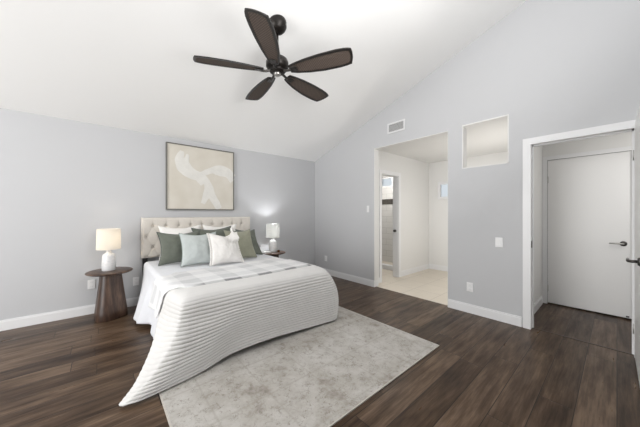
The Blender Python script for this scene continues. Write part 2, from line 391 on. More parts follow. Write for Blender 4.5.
# windows
def window(name, x, y0, y1, z0, z1, fw, label):
    t = thing(name, label, 'window', (x, (y0 + y1) / 2, z0), 0, None, 'structure')
    w, hh = (y1 - y0) / 2, z1 - z0
    obj('window_frame', B(((0, -w, 0), (.07, w, fw)), ((0, -w, hh - fw), (.07, w, hh)), ((0, -w, fw), (.07, -w + fw, hh - fw)), ((0, w - fw, fw), (.07, w, hh - fw))), M['trim'], t)
    obj('window_pane', B(((.045, -w + fw, fw), (.051, w - fw, hh - fw))), M['glass'], t)
    return t
window('window_1', 5.775, 2.06, 2.64, 1.60, 1.985, 0.055, 'small high white-framed window on the far nook wall')
window('window_2', 5.77, 3.81, 4.19, 1.99, 2.235, 0.025, 'small bright window high in the shower wall')

# baseboards
def base(name, boxes, label):
    bm = bmesh.new()
    for (a, b, axis) in boxes:
        # axis: outward normal axis of the profile; a=(x0,y0) b=(x1,y1)
        (x0, y0), (x1, y1) = a, b
        box(bm, (x0, y0, 0), (x1, y1, .095))
        q = .006
        if axis == 'y-': box(bm, (x0, y0 + q, .095), (x1, y1, .112))
        if axis == 'y+': box(bm, (x0, y0, .095), (x1, y1 - q, .112))
        if axis == 'x-': box(bm, (x0 + q, y0, .095), (x1, y1, .112))
    return struct(name, bm, M['trim'], label, 'baseboard')
base('baseboard_back', [((XL, YB - .016), (XW, YB), 'y-')], 'white baseboard along the wall behind the bed')
base('baseboard_right', [((XW - .016, 2.762), (XW, YB - .016), 'x-'), ((XW - .016, 2.745), (XW + .1, 2.762), 'y-')], 'white baseboard between the bed corner and the tall opening')
base('baseboard_right.001', [((XW - .016, 0.70), (XW, 1.508), 'x-')], 'white baseboard under the switch and outlet beside the doorway')
base('baseboard_nook_left', [((4.60, 2.845), (5.785, 2.86), 'y-'), ((XW + .12, 2.845), (3.89, 2.86), 'y-')], 'white baseboard of the nook beside the bathroom door')
base('baseboard_nook_back', [((5.785, 0.8), (5.8, 2.86), 'x-')], 'white baseboard under the small nook window')
base('baseboard_hall', [((XW + .14, 0.685), (4.74, 0.70), 'y-')], 'short white baseboard in the hall left of the closed door')

# door casings
def casing(name, x, y0, y1, z, w, th, label, jamb=None):
    """flat casing on a wall of constant x, opening y0..y1, height z, casing width w, protruding to -x"""
    bs = [((x - th, y1, 0), (x, y1 + w, z + w)), ((x - th, y0 - w, 0), (x, y0, z + w)), ((x - th, y0, z), (x, y1, z + w))]
    if jamb: bs += [((x, y1 - .0, 0), (x + jamb, y1 + .02, z + .015)), ((x, y0 - .02, 0), (x + jamb, y0, z + .015)), ((x, y0, z), (x + jamb, y1, z + .015)),
                    ((x + .045, y1 - .012, 0), (x + .085, y1, z)), ((x + .045, y0, 0), (x + .085, y0 + .012, z)), ((x + .045, y0, z - .012), (x + .085, y1, z))]
    return struct(name, B(*bs), M['trim'], label, 'trim')
casing('trim_5', XW, -0.10, 0.62, 2.042, 0.07, 0.018, 'white casing around the open bedroom doorway', .12)
casing('trim_6', 4.82, -0.118, 0.645, 2.035, 0.052, 0.016, 'white casing around the closed hall door')
struct('trim_7', B(((3.895, 2.845, 0), (3.96, 2.862, 2.095)), ((4.53, 2.845, 0), (4.60, 2.862, 2.095)), ((3.96, 2.845, 2.03), (4.53, 2.862, 2.095)),
       ((3.955, 2.862, 0), (3.972, 2.98, 2.03)), ((4.518, 2.862, 0), (4.535, 2.98, 2.03)), ((3.97, 2.862, 2.018), (4.52, 2.98, 2.032))), M['trim'], 'white casing around the bathroom door in the nook', 'trim')
struct('trim_8', B(((XW + .035, -0.10, 0.0), (XW + .06, 0.62, 0.004))), M['threshold'], 'thin dark wood threshold strip across the bedroom doorway', 'trim')

def lever(bm, x, y, z, ydir, xdir=0):
    pass
# closed hall door
t = thing('door_1', 'closed flat white door at the end of the small hall', 'door', (4.825, 0.264, 0), 0, None, 'structure')
obj('panel', B(((0, -.3795, .016), (.038, .3795, 2.032)), bev=.002), M['door'], t)
k = thing('lever_handle', '', ''); del k['label'], k['category']; k.parent = t; k.location = (0, -.315, .912)
bm = bmesh.new(); lathe(bm, [(0, .014), (.026, .012), (.031, .004), (.031, 0)], 24); obj('rosette', bm, M['dark_metal'], k, True, (0, 0, 0), (0, R(-90), 0))
bm = bmesh.new(); tube(bm, [(-.005, 0, 0), (-.04, 0, 0), (-.048, .01, 0), (-.05, .05, .002), (-.048, .115, 0)], [.010, .010, .010, .009, .007], 10); obj('lever', bm, M['silver'], k, True)
for z in (1.757, .22):
    bm = bmesh.new(); tube(bm, [(-.006, 0.378, z - .045), (-.006, .378, z + .045)], .007, 8); obj('hinge', bm, M['silver'], t, True)
bm = bmesh.new(); box(bm, (-.02, -.36, .03), (0, -.335, .042)); obj('door_stop', bm, M['black'], t)
# open bedroom door
t = thing('door_2', 'open white bedroom door swung against the right edge of the view', 'door', (XW - .006, -0.102, 0), R(0.6), None, 'structure')
obj('panel', B(((-.715, -.036, .012), (0, 0, 2.075)), bev=.002), M['door'], t)
k = thing('lever_handle', '', ''); del k['label'], k['category']; k.parent = t; k.location = (-.655, 0, .93)
bm = bmesh.new(); lathe(bm, [(0, .014), (.026, .012), (.031, .004), (.031, 0)], 24); obj('rosette', bm, M['dark_metal'], k, True, (0, 0, 0), (R(-90), 0, 0))
bm = bmesh.new(); tube(bm, [(0, .005, 0), (0, .045, 0), (.01, .054, 0), (.05, .056, .001), (.115, .054, .004)], [.011, .011, .011, .010, .008], 10); obj('lever', bm, M['dark_metal'], k, True)
for z in (.25, 1.80):
    bm = bmesh.new(); tube(bm, [(.004, .004, z - .045), (.004, .004, z + .045)], .006, 8); obj('hinge', bm, M['silver'], t, True)
# strike plates
tag(obj('strike_plate', B(((XW + .002, 0.6165, .90), (XW + .044, 0.6205, .975))), M['dark_metal']), 'small metal strike plate on the bedroom door jamb', 'strike plate')
bm = bmesh.new(); lathe(bm, [(0, .05), (.022, .048), (.028, .03), (.012, .022), (.012, .006), (.026, .004), (.026, 0)], 20)
tag(obj('door_knob', bm, M['dark_metal'], None, True, (4.519, 2.925, .93), (0, R(-90), 0)), 'small dark knob at the bathroom door jamb', 'knob')

# wall plates
def plate_y(name, label, cat, x, z, kind):      # on the back wall, facing -y
    t = thing(name, label, cat, (x, YB, z), 0)
    obj('cover_plate', B(((-.036, -.007, -.058), (.036, 0, .058)), bev=.003), M['plastic'], t)
    for s in (-1, 1):
        o = obj('socket', B(((-.016, -.010, s * .026 - .014), (.016, -.006, s * .026 + .014)), bev=.002), M['plastic'], t)
        obj('slot', B(((-.008, -.0105, s * .026 - .004), (-.005, -.009, s * .026 + .007)), ((.005, -.0105, s * .026 - .004), (.008, -.009, s * .026 + .007))), M['slot'], o)
def plate_x(name, label, cat, y, z, kind, sc=1.0):      # on the right wall, facing -x
    t = thing(name, label, cat, (XW, y, z), 0); t.scale = (1, sc, 1)
    obj('cover_plate', B(((-.007, -.038, -.058), (0, .038, .058)), bev=.003), M['plastic'], t)
    if kind == 'outlet':
        for s in (-1, 1):
            o = obj('socket', B(((-.010, -.016, s * .026 - .014), (-.006, .016, s * .026 + .014)), bev=.002), M['plastic'], t)
            obj('slot', B(((-.0105, -.008, s * .026 - .004), (-.009, -.005, s * .026 + .007)), ((-.0105, .005, s * .026 - .004), (-.009, .008, s * .026 + .007))), M['slot'], o)
    else:
        obj('rocker', B(((-.011, -.017, -.034), (-.006, .017, .034)), bev=.002), M['plastic'], t)
plate_y('wall_outlet', 'white outlet on the grey wall beside the left walnut table', 'outlet', -0.093, .375, 'outlet')
plate_y('wall_outlet', 'white outlet low on the wall between the left table and the bed', 'outlet', .372, .335, 'outlet')
plate_x('wall_outlet', 'white outlet on the right wall near the bed corner', 'outlet', 4.01, .33, 'outlet')
plate_x('wall_outlet', 'white outlet low on the wall right of the tiled opening', 'outlet', 1.235, .332, 'outlet')
plate_x('light_switch', 'white light switch plate beside the bedroom doorway', 'switch', .918, .935, 'switch')
plate_x('light_switch', 'small white switch plate left of the tall tiled opening', 'switch', 2.89, 1.36, 'switch', .62)

# air vent
t = thing('air_vent', 'white-framed air vent high on the gable wall above the tall opening', 'vent', (XW, 2.318, 2.677))
w, hh, fw = .158, .083, .022
obj('vent_frame', B(((-.012, -w, -hh), (0, w, -hh + fw)), ((-.012, -w, hh - fw), (0, w, hh)), ((-.012, -w, -hh + fw), (0, -w + fw, hh - fw)), ((-.012, w - fw, -hh + fw), (0, w, hh - fw))), M['trim'], t)
obj('vent_back', B(((-.002, -w + fw, -hh + fw), (0, w - fw, hh - fw))), M['vent_dark'], t)
n = 7
for i in range(n):
    z = -hh + fw + (i + .5) * (2 * hh - 2 * fw) / n
    bm = bmesh.new(); box(bm, (-.009, -w + fw, z - .0055), (-.006, w - fw, z + .0055)); obj('slat', bm, M['vent_slat'], t)

# ------------------------------------------------------------------ rug
t = thing('rug', 'large pale beige distressed rug under the foot of the bed', 'rug', (1.395, 1.90, 0))
bm = B(((-1.075, -.775, 0), (1.075, 0.775, .009)), bev=.002); obj('pile', bm, M['rug'], t)
obj('binding', B(((-1.083, -.783, 0), (-1.075, 0.783, .0085)), ((1.075, -.783, 0), (1.083, 0.783, .0085)), ((-1.075, -.783, 0), (1.075, -.775, .0085)), ((-1.075, 0.775, 0), (1.075, 0.783, .0085))), M['rug_edge'], t)

# ------------------------------------------------------------------ bed
BX0, BX1 = .45, 2.03
bed = thing('bed', 'bed with a tufted oatmeal linen headboard against the grey wall', 'bed', (1.21, 4.30, 0))
hb_w, hb_z0, hb_z1 = 1.61, .655, 1.222
btn = []
nx0 = .564
rows = [(1.103, 0), (.952, .0815), (.806, 0), (.66, .0815)]
for r_i, (z, o) in enumerate(rows):
    i = 0
    while True:
        x = nx0 - o + i * .163
        if x > 2.034 - .06: break
        btn.append((x, z, r_i)); i += 1
segs = []
for (x, z, r_) in btn:
    for (x2, z2, r2) in btn:
        if r2 == r_ + 1 and abs(abs(x2 - x) - .0815) < .01: segs.append((x, z, x2, z2))
    if r_ == 0: segs.append((x, z, x, hb_z1 + .02))
def hb_depth(X, Z):
    d = np.full(X.shape, .030)
    for x, z, _ in btn:
        q = np.hypot(X - x, Z - z); d -= .020 * np.exp(-(q / .020) ** 2) + .010 * np.exp(-(q / .045) ** 2)
    for x1, z1, x2, z2 in segs:
        vx, vz = x2 - x1, z2 - z1; L = vx * vx + vz * vz
        tt = np.clip(((X - x1) * vx + (Z - z1) * vz) / L, 0, 1)
        q = np.hypot(X - x1 - tt * vx, Z - z1 - tt * vz); d -= .0045 * np.exp(-(q / .012) ** 2)
    eb = np.minimum(np.minimum(X - .424, 2.034 - X), np.minimum(Z - hb_z0, hb_z1 - Z))
    d -= .03 * (1 - np.clip(eb / .03, 0, 1)) ** 2
    return np.maximum(d, 0)
xs = np.linspace(.424, 2.034, 230); zs = np.linspace(hb_z0, hb_z1, 92)
Xg, Zg = np.meshgrid(xs, zs); dd = hb_depth(Xg, Zg)
P = np.stack([Xg - 1.21, np.full_like(Xg, 0.0) - dd, Zg], -1)
bm = bmesh.new(); V = grid_mesh(bm, P[:, ::1]);
# sides and back close the padded panel
edge = [V[0][j] for j in range(230)] + [V[i][229] for i in range(1, 92)] + [V[91][j] for j in range(228, -1, -1)] + [V[i][0] for i in range(90, 0, -1)]
bk = [bm.verts.new((v.co.x, .062, v.co.z)) for v in edge]
for i in range(len(edge)):
    j = (i + 1) % len(edge); bm.faces.new((edge[i], bk[i], bk[j], edge[j]))
bm.faces.new(bk); bmesh.ops.recalc_face_normals(bm, faces=bm.faces[:])
hb = obj('headboard', bm, M['linen'], bed)
for x, z, r_ in btn:
    if z < .72: continue
    bm = bmesh.new(); bmesh.ops.create_uvsphere(bm, u_segments=10, v_segments=6, radius=.011)
    for v in bm.verts: v.co.y *= .5
    obj('button', bm, M['linen_button'], hb, True, (x - 1.21, -.004, z))
for x in (.47, 1.95):
    obj('headboard_leg', B(((x - 1.21 - .03, .012, 0), (x - 1.21 + .03, .055, .67))), M['black'], bed)
fr = B(((-.73, -2.0, .13), (-.70, -.02, .33)), ((.76, -2.0, .13), (.79, -.02, .33)), ((-.73, -2.03, .13), (.79, -2.0, .33)), bev=.008)
obj('side_rail', fr, M['linen'], bed)
for x, y in ((-.68, -1.93), (.74, -1.93), (-.68, -.1), (.74, -.1)):
    obj('leg', B(((x - .025, y - .025, .010 if y < -1 else 0), (x + .025, y + .025, .135))), M['black'], bed)
obj('mattress', B(((-.72, -2.02, .33), (.78, -.02, .585)), bev=.04), M['duvet'], bed)

# --- white duvet: draped over both sides to near the floor
HEM = [(4.20, .385), (4.05, .36), (3.85, .32), (3.62, .285), (3.48, .30), (3.38, .41), (3.22, .415), (3.05, .375), (2.95, .385), (2.86, .44), (2.74, .40), (2.60, .315), (2.50, .33), (2.42, .40)]
HEM = HEM[::-1]
def hem_x(y): 
    ys = [p[0] for p in HEM]; return float(np.interp(y, ys, [p[1] for p in HEM]))
def duvet_profile(y, off=0.0, lmax=1.0):
    pts = []
    hx = hem_x(y); n = 26
    for i in range(n):                                   # left drop, hem upwards
        t = lmax * (1 - i / n)
        f = t ** 1.25
        z = .565 - t * (.565 - .055)
        ripple = .010 * math.sin(y * 23 + 1.3) * t
        pts.append((.44 + (.362 - .44) * f + (hx - .362) * t ** .75 * min(1, t * 4) + ripple - off, z))
    for i in range(9):                                   # shoulder
        a = math.pi * (i / 9) / 2
        pts.append((.44 + .055 - (.055 + off) * math.cos(a), .565 + (.055 + off) * math.sin(a)))
    for i in range(41):
        x = .495 + (2.0 - .495) * i / 40
        w = .008 * noise.noise(Vector((x * 3.1, y * 3.1, 0))) + .004 * noise.noise(Vector((x * 9, y * 7, 4)))
        pts.append((x, .620 + off + w * min(1, i / 4, (40 - i) / 4)))
    for i in range(1, 9):
        a = math.pi * (i / 9) / 2
        pts.append((2.0 + (.05 + off) * math.sin(a), .57 + (.05 + off) * math.cos(a)))
    for i in range(1, 25):
        t = i / 24; z = .565 - t * (.565 - .07)
        pts.append((2.05 + off + (.07 + .03 * math.sin(y * 14)) * t ** 1.2, z))
    return pts
ys = np.linspace(2.42, 4.20, 130)
P = np.array([[(x, y, z) for x, z in duvet_profile(y)] for y in ys])
# puckers fade in a soft hem wave; head end pulled slightly back
bm = bmesh.new(); grid_mesh(bm, P)
o = obj('duvet', bm, M['duvet']); tag(o, 'white duvet over the bed, hanging to the floor on the left side', 'duvet')
md = o.modifiers.new('thickness', 'SOLIDIFY'); md.thickness = .012; md.offset = -1

# --- ribbed coverlet folded over the foot, left corner trailing on the floor
cols = [
 [(.62, 2.72, .640), (.500, 2.70, .637), (.424, 2.64, .592), (.375, 2.53, .42), (.300, 2.36, .235), (.190, 2.215, .090), (.100, 2.142, .022)],
 [(.63, 2.60, .640), (.530, 2.50, .641), (.436, 2.40, .606), (.408, 2.33, .43), (.335, 2.245, .250), (.205, 2.160, .095), (.092, 2.122, .020)],
 [(.64, 2.52, .640), (.58, 2.36, .642), (.490, 2.215, .590), (.456, 2.195, .44), (.390, 2.170, .275), (.250, 2.130, .105), (.108, 2.100, .022)],
 [(.68, 2.50, .640), (.62, 2.34, .642), (.550, 2.205, .595), (.515, 2.185, .44), (.455, 2.155, .275), (.345, 2.122, .115), (.185, 2.090, .022)],
 [(.73, 2.50, .640), (.68, 2.34, .642), (.620, 2.205, .600), (.590, 2.185, .44), (.545, 2.160, .275), (.470, 2.135, .125), (.370, 2.115, .022)],
 [(.82, 2.50, .640), (.78, 2.34, .642), (.735, 2.205, .602), (.710, 2.185, .44), (.680, 2.170, .285), (.640, 2.155, .140), (.590, 2.150, .026)],
 [(.98, 2.50, .640), (.95, 2.34, .642), (.930, 2.205, .604), (.915, 2.185, .45), (.900, 2.185, .310), (.880, 2.190, .180), (.855, 2.195, .060)],
 [(1.25, 2.50, .640), (1.25, 2.34, .642), (1.25, 2.205, .604), (1.25, 2.180, .45), (1.25, 2.185, .310), (1.25, 2.190, .180), (1.25, 2.195, .068)],
 [(1.60, 2.50, .640), (1.60, 2.34, .642), (1.60, 2.205, .604), (1.60, 2.180, .45), (1.60, 2.180, .310), (1.60, 2.185, .170), (1.60, 2.190, .050)],
 [(1.80, 2.50, .640), (1.83, 2.35, .642), (1.87, 2.205, .604), (1.90, 2.175, .45), (1.92, 2.170, .300), (1.93, 2.170, .160), (1.93, 2.175, .036)],
 [(1.87, 2.52, .640), (1.92, 2.38, .642), (2.00, 2.225, .600), (2.075, 2.180, .45), (2.110, 2.165, .300), (2.110, 2.165, .160), (2.085, 2.170, .034)],
 [(1.90, 2.56, .640), (1.97, 2.45, .642), (2.055, 2.330, .598), (2.135, 2.270, .45), (2.175, 2.235, .300), (2.180, 2.225, .160), (2.165, 2.225, .038)],
 [(1.92, 2.72, .640), (1.99, 2.68, .640), (2.072, 2.600, .592), (2.130, 2.560, .45), (2.165, 2.530, .300), (2.185, 2.510, .160), (2.190, 2.500, .050)],
 [(1.92, 2.95, .640), (1.99, 2.95, .640), (2.070, 2.950, .590), (2.125, 2.950, .45), (2.160, 2.950, .300), (2.180, 2.950, .160), (2.190, 2.950, .070)],
]
A = np.array(cols)                              # column, row, xyz
# a crisp fold line where the side of the coverlet turns into the foot
A = np.concatenate([A[:2], (A[2] + .22 * (A[1] - A[2]))[None], A[2:3], (A[2] + .25 * (A[3] - A[2]))[None], A[3:]], 0)
c_tag = np.concatenate([[0, 0, 0, .4, 1], np.ones(len(A) - 5)])
A = resample(A, 320, 1)
A = resample(np.concatenate([A, np.repeat(c_tag[:, None, None], 320, 1) * .001], -1), 170, 0)
side = np.clip(A[..., 3:] * 1000, 0, 1); A = A[..., :3]
du = np.gradient(A, axis=0); dv = np.gradient(A, axis=1); nrm = np.cross(dv, du); nrm /= np.linalg.norm(nrm, axis=-1, keepdims=True) + 1e-9
if nrm[85, 160, 1] > 0: nrm = -nrm
jj = np.arange(320) / 319.0
ribs = .5 + .5 * np.cos(jj * 2 * math.pi * 31)
rib = (.0075 * np.sqrt(ribs))[None, :, None]
fade = np.clip((jj - .30) / .12, .12, 1)[None, :, None]
und = np.array([[.010 * noise.noise(Vector((A[i, j, 0] * 3.0, A[i, j, 2] * 2.0, A[i, j, 1]))) for j in range(320)] for i in range(170)])[..., None]
Pc = A + nrm * (rib * fade * (.38 + .62 * side) + und * np.clip((jj - .3) / .3, 0, 1)[None, :, None] * np.clip((.95 - jj) / .2, 0, 1)[None, :, None])
Pc[..., 2] = np.maximum(Pc[..., 2], .016)
bm = bmesh.new(); grid_mesh(bm, np.ascontiguousarray(Pc)); 
bmesh.ops.recalc_face_normals(bm, faces=bm.faces[:])
o = obj('coverlet', bm, M['coverlet']); tag(o, 'off-white ribbed coverlet hanging over the foot of the bed, one corner on the floor', 'coverlet')
md = o.modifiers.new('thickness', 'SOLIDIFY'); md.thickness = .010; md.offset = 0

# --- plaid throw across the bed
def throw_row(v):
    """v 0 front edge .. 1 back edge"""
    pts = []
    yl = 2.50 + .50 * v                         # y of the left drop
    n = 20; drop = .17 + .03 * v
    for i in range(n):
        t = 1 - i / n
        z = .585 - t * drop
        hx = hem_x(yl); tt = (.565 - z) / .51
        x = .44 + (.35 - .44) * max(tt, 0) ** 1.1 - .044 - .012 * math.sin(v * 9 + 1) * t - .01 * t
        pts.append((x, yl + .02 * t, z))
    for i in range(1, 9):
        a = math.pi * (i / 9) / 2
        pts.append((.495 - .097 * math.cos(a), yl - .06 * (i / 9), .585 + .072 * math.sin(a)))
    cz = .014 * max(0, 1 - v / .12)
    pts = [(x, y, z - cz) for x, y, z in pts]
    yf0, yb0, yf1, yb1 = 2.36, 3.02, 2.40, 3.22
    for i in range(60):
        s = i / 59; x = .495 + (1.93 - .495) * s
        f = yf0 + (yf1 - yf0) * s + .012 * math.sin(s * 9); b = yb0 + (yb1 - yb0) * s + .03 * math.sin(s * 7 + 1) + .012 * math.sin(s * 31)
        y = f + (b - f) * v
        bl = min(1, s / .08); y = y * bl + (yl - .06) * (1 - bl)
        w = .006 * abs(noise.noise(Vector((x * 5, y * 5, 9)))) + .005 * abs(noise.noise(Vector((x * 13, y * 11, 2))))
        pts.append((x, y, .657 - .75 * cz - .018 * max(0, (y - 2.65) / .6) + w))
    return pts
vv = np.linspace(0, 1, 50)
P = np.array([throw_row(v) for v in vv]); arc = np.concatenate([[0], np.cumsum(np.linalg.norm(np.diff(P[20], axis=0), axis=-1))])
UV = np.stack(np.meshgrid(arc, vv * .70), -1)
bm = bmesh.new(); grid_mesh(bm, P, UV)
o = obj('throw_blanket', bm, M['plaid']); tag(o, 'grey and white plaid throw laid across the bed and over its left edge', 'blanket')
md = o.modifiers.new('thickness', 'SOLIDIFY'); md.thickness = .008; md.offset = 0

# ------------------------------------------------------------------ pillows
def pillow_mesh(w, h, t, pinch=.06, chop=0.0, seed=0, n=36, taper=0.0):
    bm = bmesh.new(); u = np.linspace(-1, 1, n); pts = {}
    fr_, bk_ = [], []
    for i, b in enumerate(u):
        rf, rb = [], []
        for j, a in enumerate(u):
            x = w / 2 * a * (1 - pinch * (1 - b * b)); z = h / 2 * (b * (1 - (pinch * 1.5 if b > 0 else pinch * .6) * (1 - abs(a) ** 1.7)) + 1)
            if a > 0: x -= taper * a * max(0, (b + 1) / 2)
            z -= chop * math.exp(-(a / .38) ** 2) * max(0, (b + .4) / 1.4) ** 2
            q = max(0, (1 - a * a) * (1 - b * b)); th = t / 2 * q ** .42
            wr = .010 * noise.noise(Vector((a * 2.2 + seed * 7, b * 2.2, seed))) + .004 * noise.noise(Vector((a * 6 + seed * 3, b * 6, seed + 5)))
            wr *= min(1, q * 5)
            rim = i in (0, n - 1) or j in (0, n - 1)
            vf = bm.verts.new((x, -th - wr, z)); rf.append(vf); rb.append(vf if rim else bm.verts.new((x, th, z)))
        fr_.append(rf); bk_.append(rb)
    for i in range(n - 1):
        for j in range(n - 1):
            for G, s in ((fr_, 1), (bk_, -1)):
                q = [G[i][j], G[i][j + 1], G[i + 1][j + 1], G[i + 1][j]]
                bm.faces.new(q[::s] if s == 1 else q[::-1])
    for f in bm.faces: f.smooth = True
    rimpts = [fr_[0][j].co.copy() for j in range(n)] + [fr_[i][n - 1].co.copy() for i in range(1, n)] + [fr_[n - 1][j].co.copy() for j in range(n - 2, -1, -1)] + [fr_[i][0].co.copy() for i in range(n - 2, 0, -1)]
    return bm, rimpts
def pillow(label, m, x, y, z, w, h, t, lean, yaw=0, roll=0, pinch=.06, chop=0, seed=0, piping=None, pr=.005, taper=0.0):
    bm, rim = pillow_mesh(w, h, t, pinch, chop, seed, taper=taper)
    e = thing('pillow', label, 'pillow', (x, y, z), 0, 'pillows on the bed')
    e.rotation_euler = Euler((R(-lean), R(roll), R(yaw)), 'XYZ')
    obj('cushion', bm, m, e)
    if piping:
        bm = bmesh.new(); tube(bm, rim + [rim[0]], pr, 6, False); obj('piping', bm, piping, e, True)
    return e
ZB = .637
pillow('white sleeping pillow on the left against the tufted headboard', M['white_pillow'], .880, 4.06, ZB, .57, .485, .14, 11, 0, 0, .14, .0, 1)
pillow('white sleeping pillow on the right against the tufted headboard', M['white_pillow'], 1.452, 4.06, ZB, .55, .485, .14, 11, 0, 0, .14, .0, 2)
pillow('dark green pillow on the far left of the pillow row', M['dark_green'], .800, 3.71, ZB - .004, .52, .432, .13, 17, -3, -1, .16, 0, 3, M['piping_dark'])
pillow('dark green pillow mostly hidden behind the pale sage and cream pillows', M['dark_green'], 1.275, 3.86, ZB, .58, .455, .11, 14, 0, -1, .15, 0, 4, M['piping_dark'])
pillow('dark green pillow on the far right of the pillow row, by the lamp', M['dark_green'], 1.735, 3.69, ZB + .004, .47, .415, .11, 19, 4, 4, .12, 0, 5, M['piping_dark'], .005, .10)
pillow('pale blue-green pillow left of the cream pillow', M['mint'], .955, 3.43, ZB - .004, .45, .420, .13, 17, -2, 0, .13, 0, 6, M['piping_sage'], .004)
pillow('sage green pillow right of the cream pillow', M['sage'], 1.530, 3.46, ZB - .002, .45, .430, .13, 17, 3, 0, .12, 0, 7, M['sage'], .004, .05)
cr = pillow('cream front pillow with fringed edge and a tassel', M['cream'], 1.235, 3.26, ZB - .006, .41, .420, .14, 19, 1, 1, .12, .02, 8, None, .005, .05)
# fringe along both sides and the tassel at the upper right corner
for s in (-1, 1):
    bm = bmesh.new(); last = None
    for i in range(40):
        b = -1 + 2 * (i + .5) / 40; x = s * .205 * (1 - .12 * (1 - b * b)) - (.05 * (b + 1) / 2 if s > 0 else 0); z = .21 * (b + 1)
        tube(bm, [(x - s * .006, 0, z), (x + s * .011, -.004, z + random.uniform(-.004, .004)), (x + s * .022, -.006, z + random.uniform(-.007, .005))], .006, 5)
    obj('fringe', bm, M['white_pillow'], cr, True)
bm = bmesh.new(); bmesh.ops.create_uvsphere(bm, u_segments=14, v_segments=10, radius=.028, matrix=Matrix.Translation((.085, -.062, .382)))
for i in range(34):
    a = random.uniform(-1, 1); d = random.uniform(.0, .025)
    tube(bm, [(.085, -.064, .402), (.085 + a * .034, -.082 - d * .5, .372), (.082 + a * .060, -.098 - d * .3, .325), (.078 + a * .064 + random.uniform(-.012, .012), -.102 - d * .3, .285 + random.uniform(-.025, .02))], [.011, .012, .010, .006], 6)
tube(bm, [(.085, -.055, .41), (.088, -.03, .462), (.110, -.004, .484), (.15, 0, .44)], .014, 8)
obj('tassel', bm, M['white_pillow'], cr, True)

# ------------------------------------------------------------------ side tables
def table(label, x, y, rz):
    t = thing('side_table', label, 'side table', (x, y, 0), rz, 'walnut side tables')
    bm = bmesh.new(); n = 48
    # tapered pedestal, soft-cornered triangle section
    def sec(z, s, tw):
        pts = []
        for i in range(n):
            a = 2 * math.pi * i / n
            r = s * (1 + .13 * math.cos(3 * (a - R(20))) - .02 * math.cos(6 * (a - R(20))))
            pts.append(bm.verts.new((r * math.cos(a + tw), r * math.sin(a + tw), z)))
        return pts
    rowsv = [sec(z, s, 0) for z, s in ((0, .158), (.006, .162), (.10, .154), (.25, .136), (.42, .117), (.544, .104))]
    for a, b in zip(rowsv, rowsv[1:]):
        for i in range(n): bm.faces.new((a[i], a[(i + 1) % n], b[(i + 1) % n], b[i]))
    bm.faces.new(rowsv[0][::-1]); bm.faces.new(rowsv[-1])
    o = obj('pedestal', bm, M['walnut'], t); shade_smooth_angle(o, 50)
    bm = bmesh.new(); prof = [(0, .543), (.17, .543), (.205, .548), (.226, .558), (.230, .566), (.226, .574), (.215, .578), (0, .578)]
    lathe(bm, prof, 56)
    o = obj('table_top', bm, M['walnut'], t); shade_smooth_angle(o, 50)
    return t
table('round walnut side table on a tapered pedestal, left of the bed', .083, 4.085, R(-15))
table('round walnut side table partly hidden right of the bed', 2.385, 4.10, R(30))

def lamp(label, x, y, z, shade_m, power, color):
    t = thing('table_lamp', label, 'lamp', (x, y, z), 0, 'bedside lamps'); t.scale = (1.02, 1.02, 1.07)
    bm = bmesh.new(); lathe(bm, [(0, 0), (.062, 0), (.067, .006), (.0672, .05), (.0665, .056)], 36); lb = obj('base_foot', bm, M['glaze'], t); shade_smooth_angle(lb, 40)
    bm = bmesh.new(); lathe(bm, [(.0665, .056), (.068, .060), (.067, .10), (.063, .160), (.060, .178), (.052, .190), (.038, .197), (.022, .200), (0, .200)], 36); lb = obj('base_body', bm, M['ceramic'], t); shade_smooth_angle(lb, 50)
    bm = bmesh.new(); lathe(bm, [(.030, .196), (.031, .202), (.026, .212), (.020, .232), (.019, .262), (0, .262)], 24); obj('neck', bm, M['ceramic'], t, True)
    bm = bmesh.new(); lathe(bm, [(.1170, .244), (.1185, .244), (.1135, .478), (.1120, .478), (.1168, .246)], 48); o = obj('shade', bm, shade_m, t); shade_smooth_angle(o, 40)
    sp = bmesh.new()
    for a in range(3): tube(sp, [(0, 0, .468), (.1125 * math.cos(a * 2.094), .1125 * math.sin(a * 2.094), .468)], .0018, 6)
    obj('spider', sp, M['silver'], o, True)
    bm = bmesh.new(); bmesh.ops.create_uvsphere(bm, u_segments=16, v_segments=10, radius=.026, matrix=Matrix.Translation((0, 0, .305))); tube(bm, [(0, 0, .26), (0, 0, .29)], .013, 10)
    obj('bulb', bm, M['bulb'], t, True)
    d = bpy.data.lights.new('lamp_light', 'POINT'); d.energy = power; d.color = color; d.shadow_soft_size = .03
    l = bpy.data.objects.new('lamp_light', d); C.objects.link(l); l.parent = t; l.location = (0, 0, .365)
lamp('lit white table lamp with a warm glowing shade, left of the bed', .073, 4.10, .578, M['shade_warm'], 1.3, (1, .88, .72))
lamp('lit white table lamp on the far side table right of the bed', 2.395, 4.12, .578, M['shade_cool'], 11.0, (.96, .97, 1.0))
bm = B(((-.07, -.05, 0), (.07, .05, .004)), ((-.07, -.05, .018), (.07, .05, .022)), ((-.068, -.048, .004), (.066, .048, .018)))
tag(obj('book', bm, M['book'], None, False, (2.245, 4.085, .578), (0, 0, R(12))), 'white closed book lying on the right side table', 'book')
bm = bmesh.new(); lathe(bm, [(0, 0), (.020, 0), (.023, .004), (.023, .036), (.020, .040), (0, .040)], 20)
tag(obj('jar', bm, M['amber'], None, True, (2.455, 4.02, .578)), 'tiny brown jar beside the lamp on the right side table', 'jar')

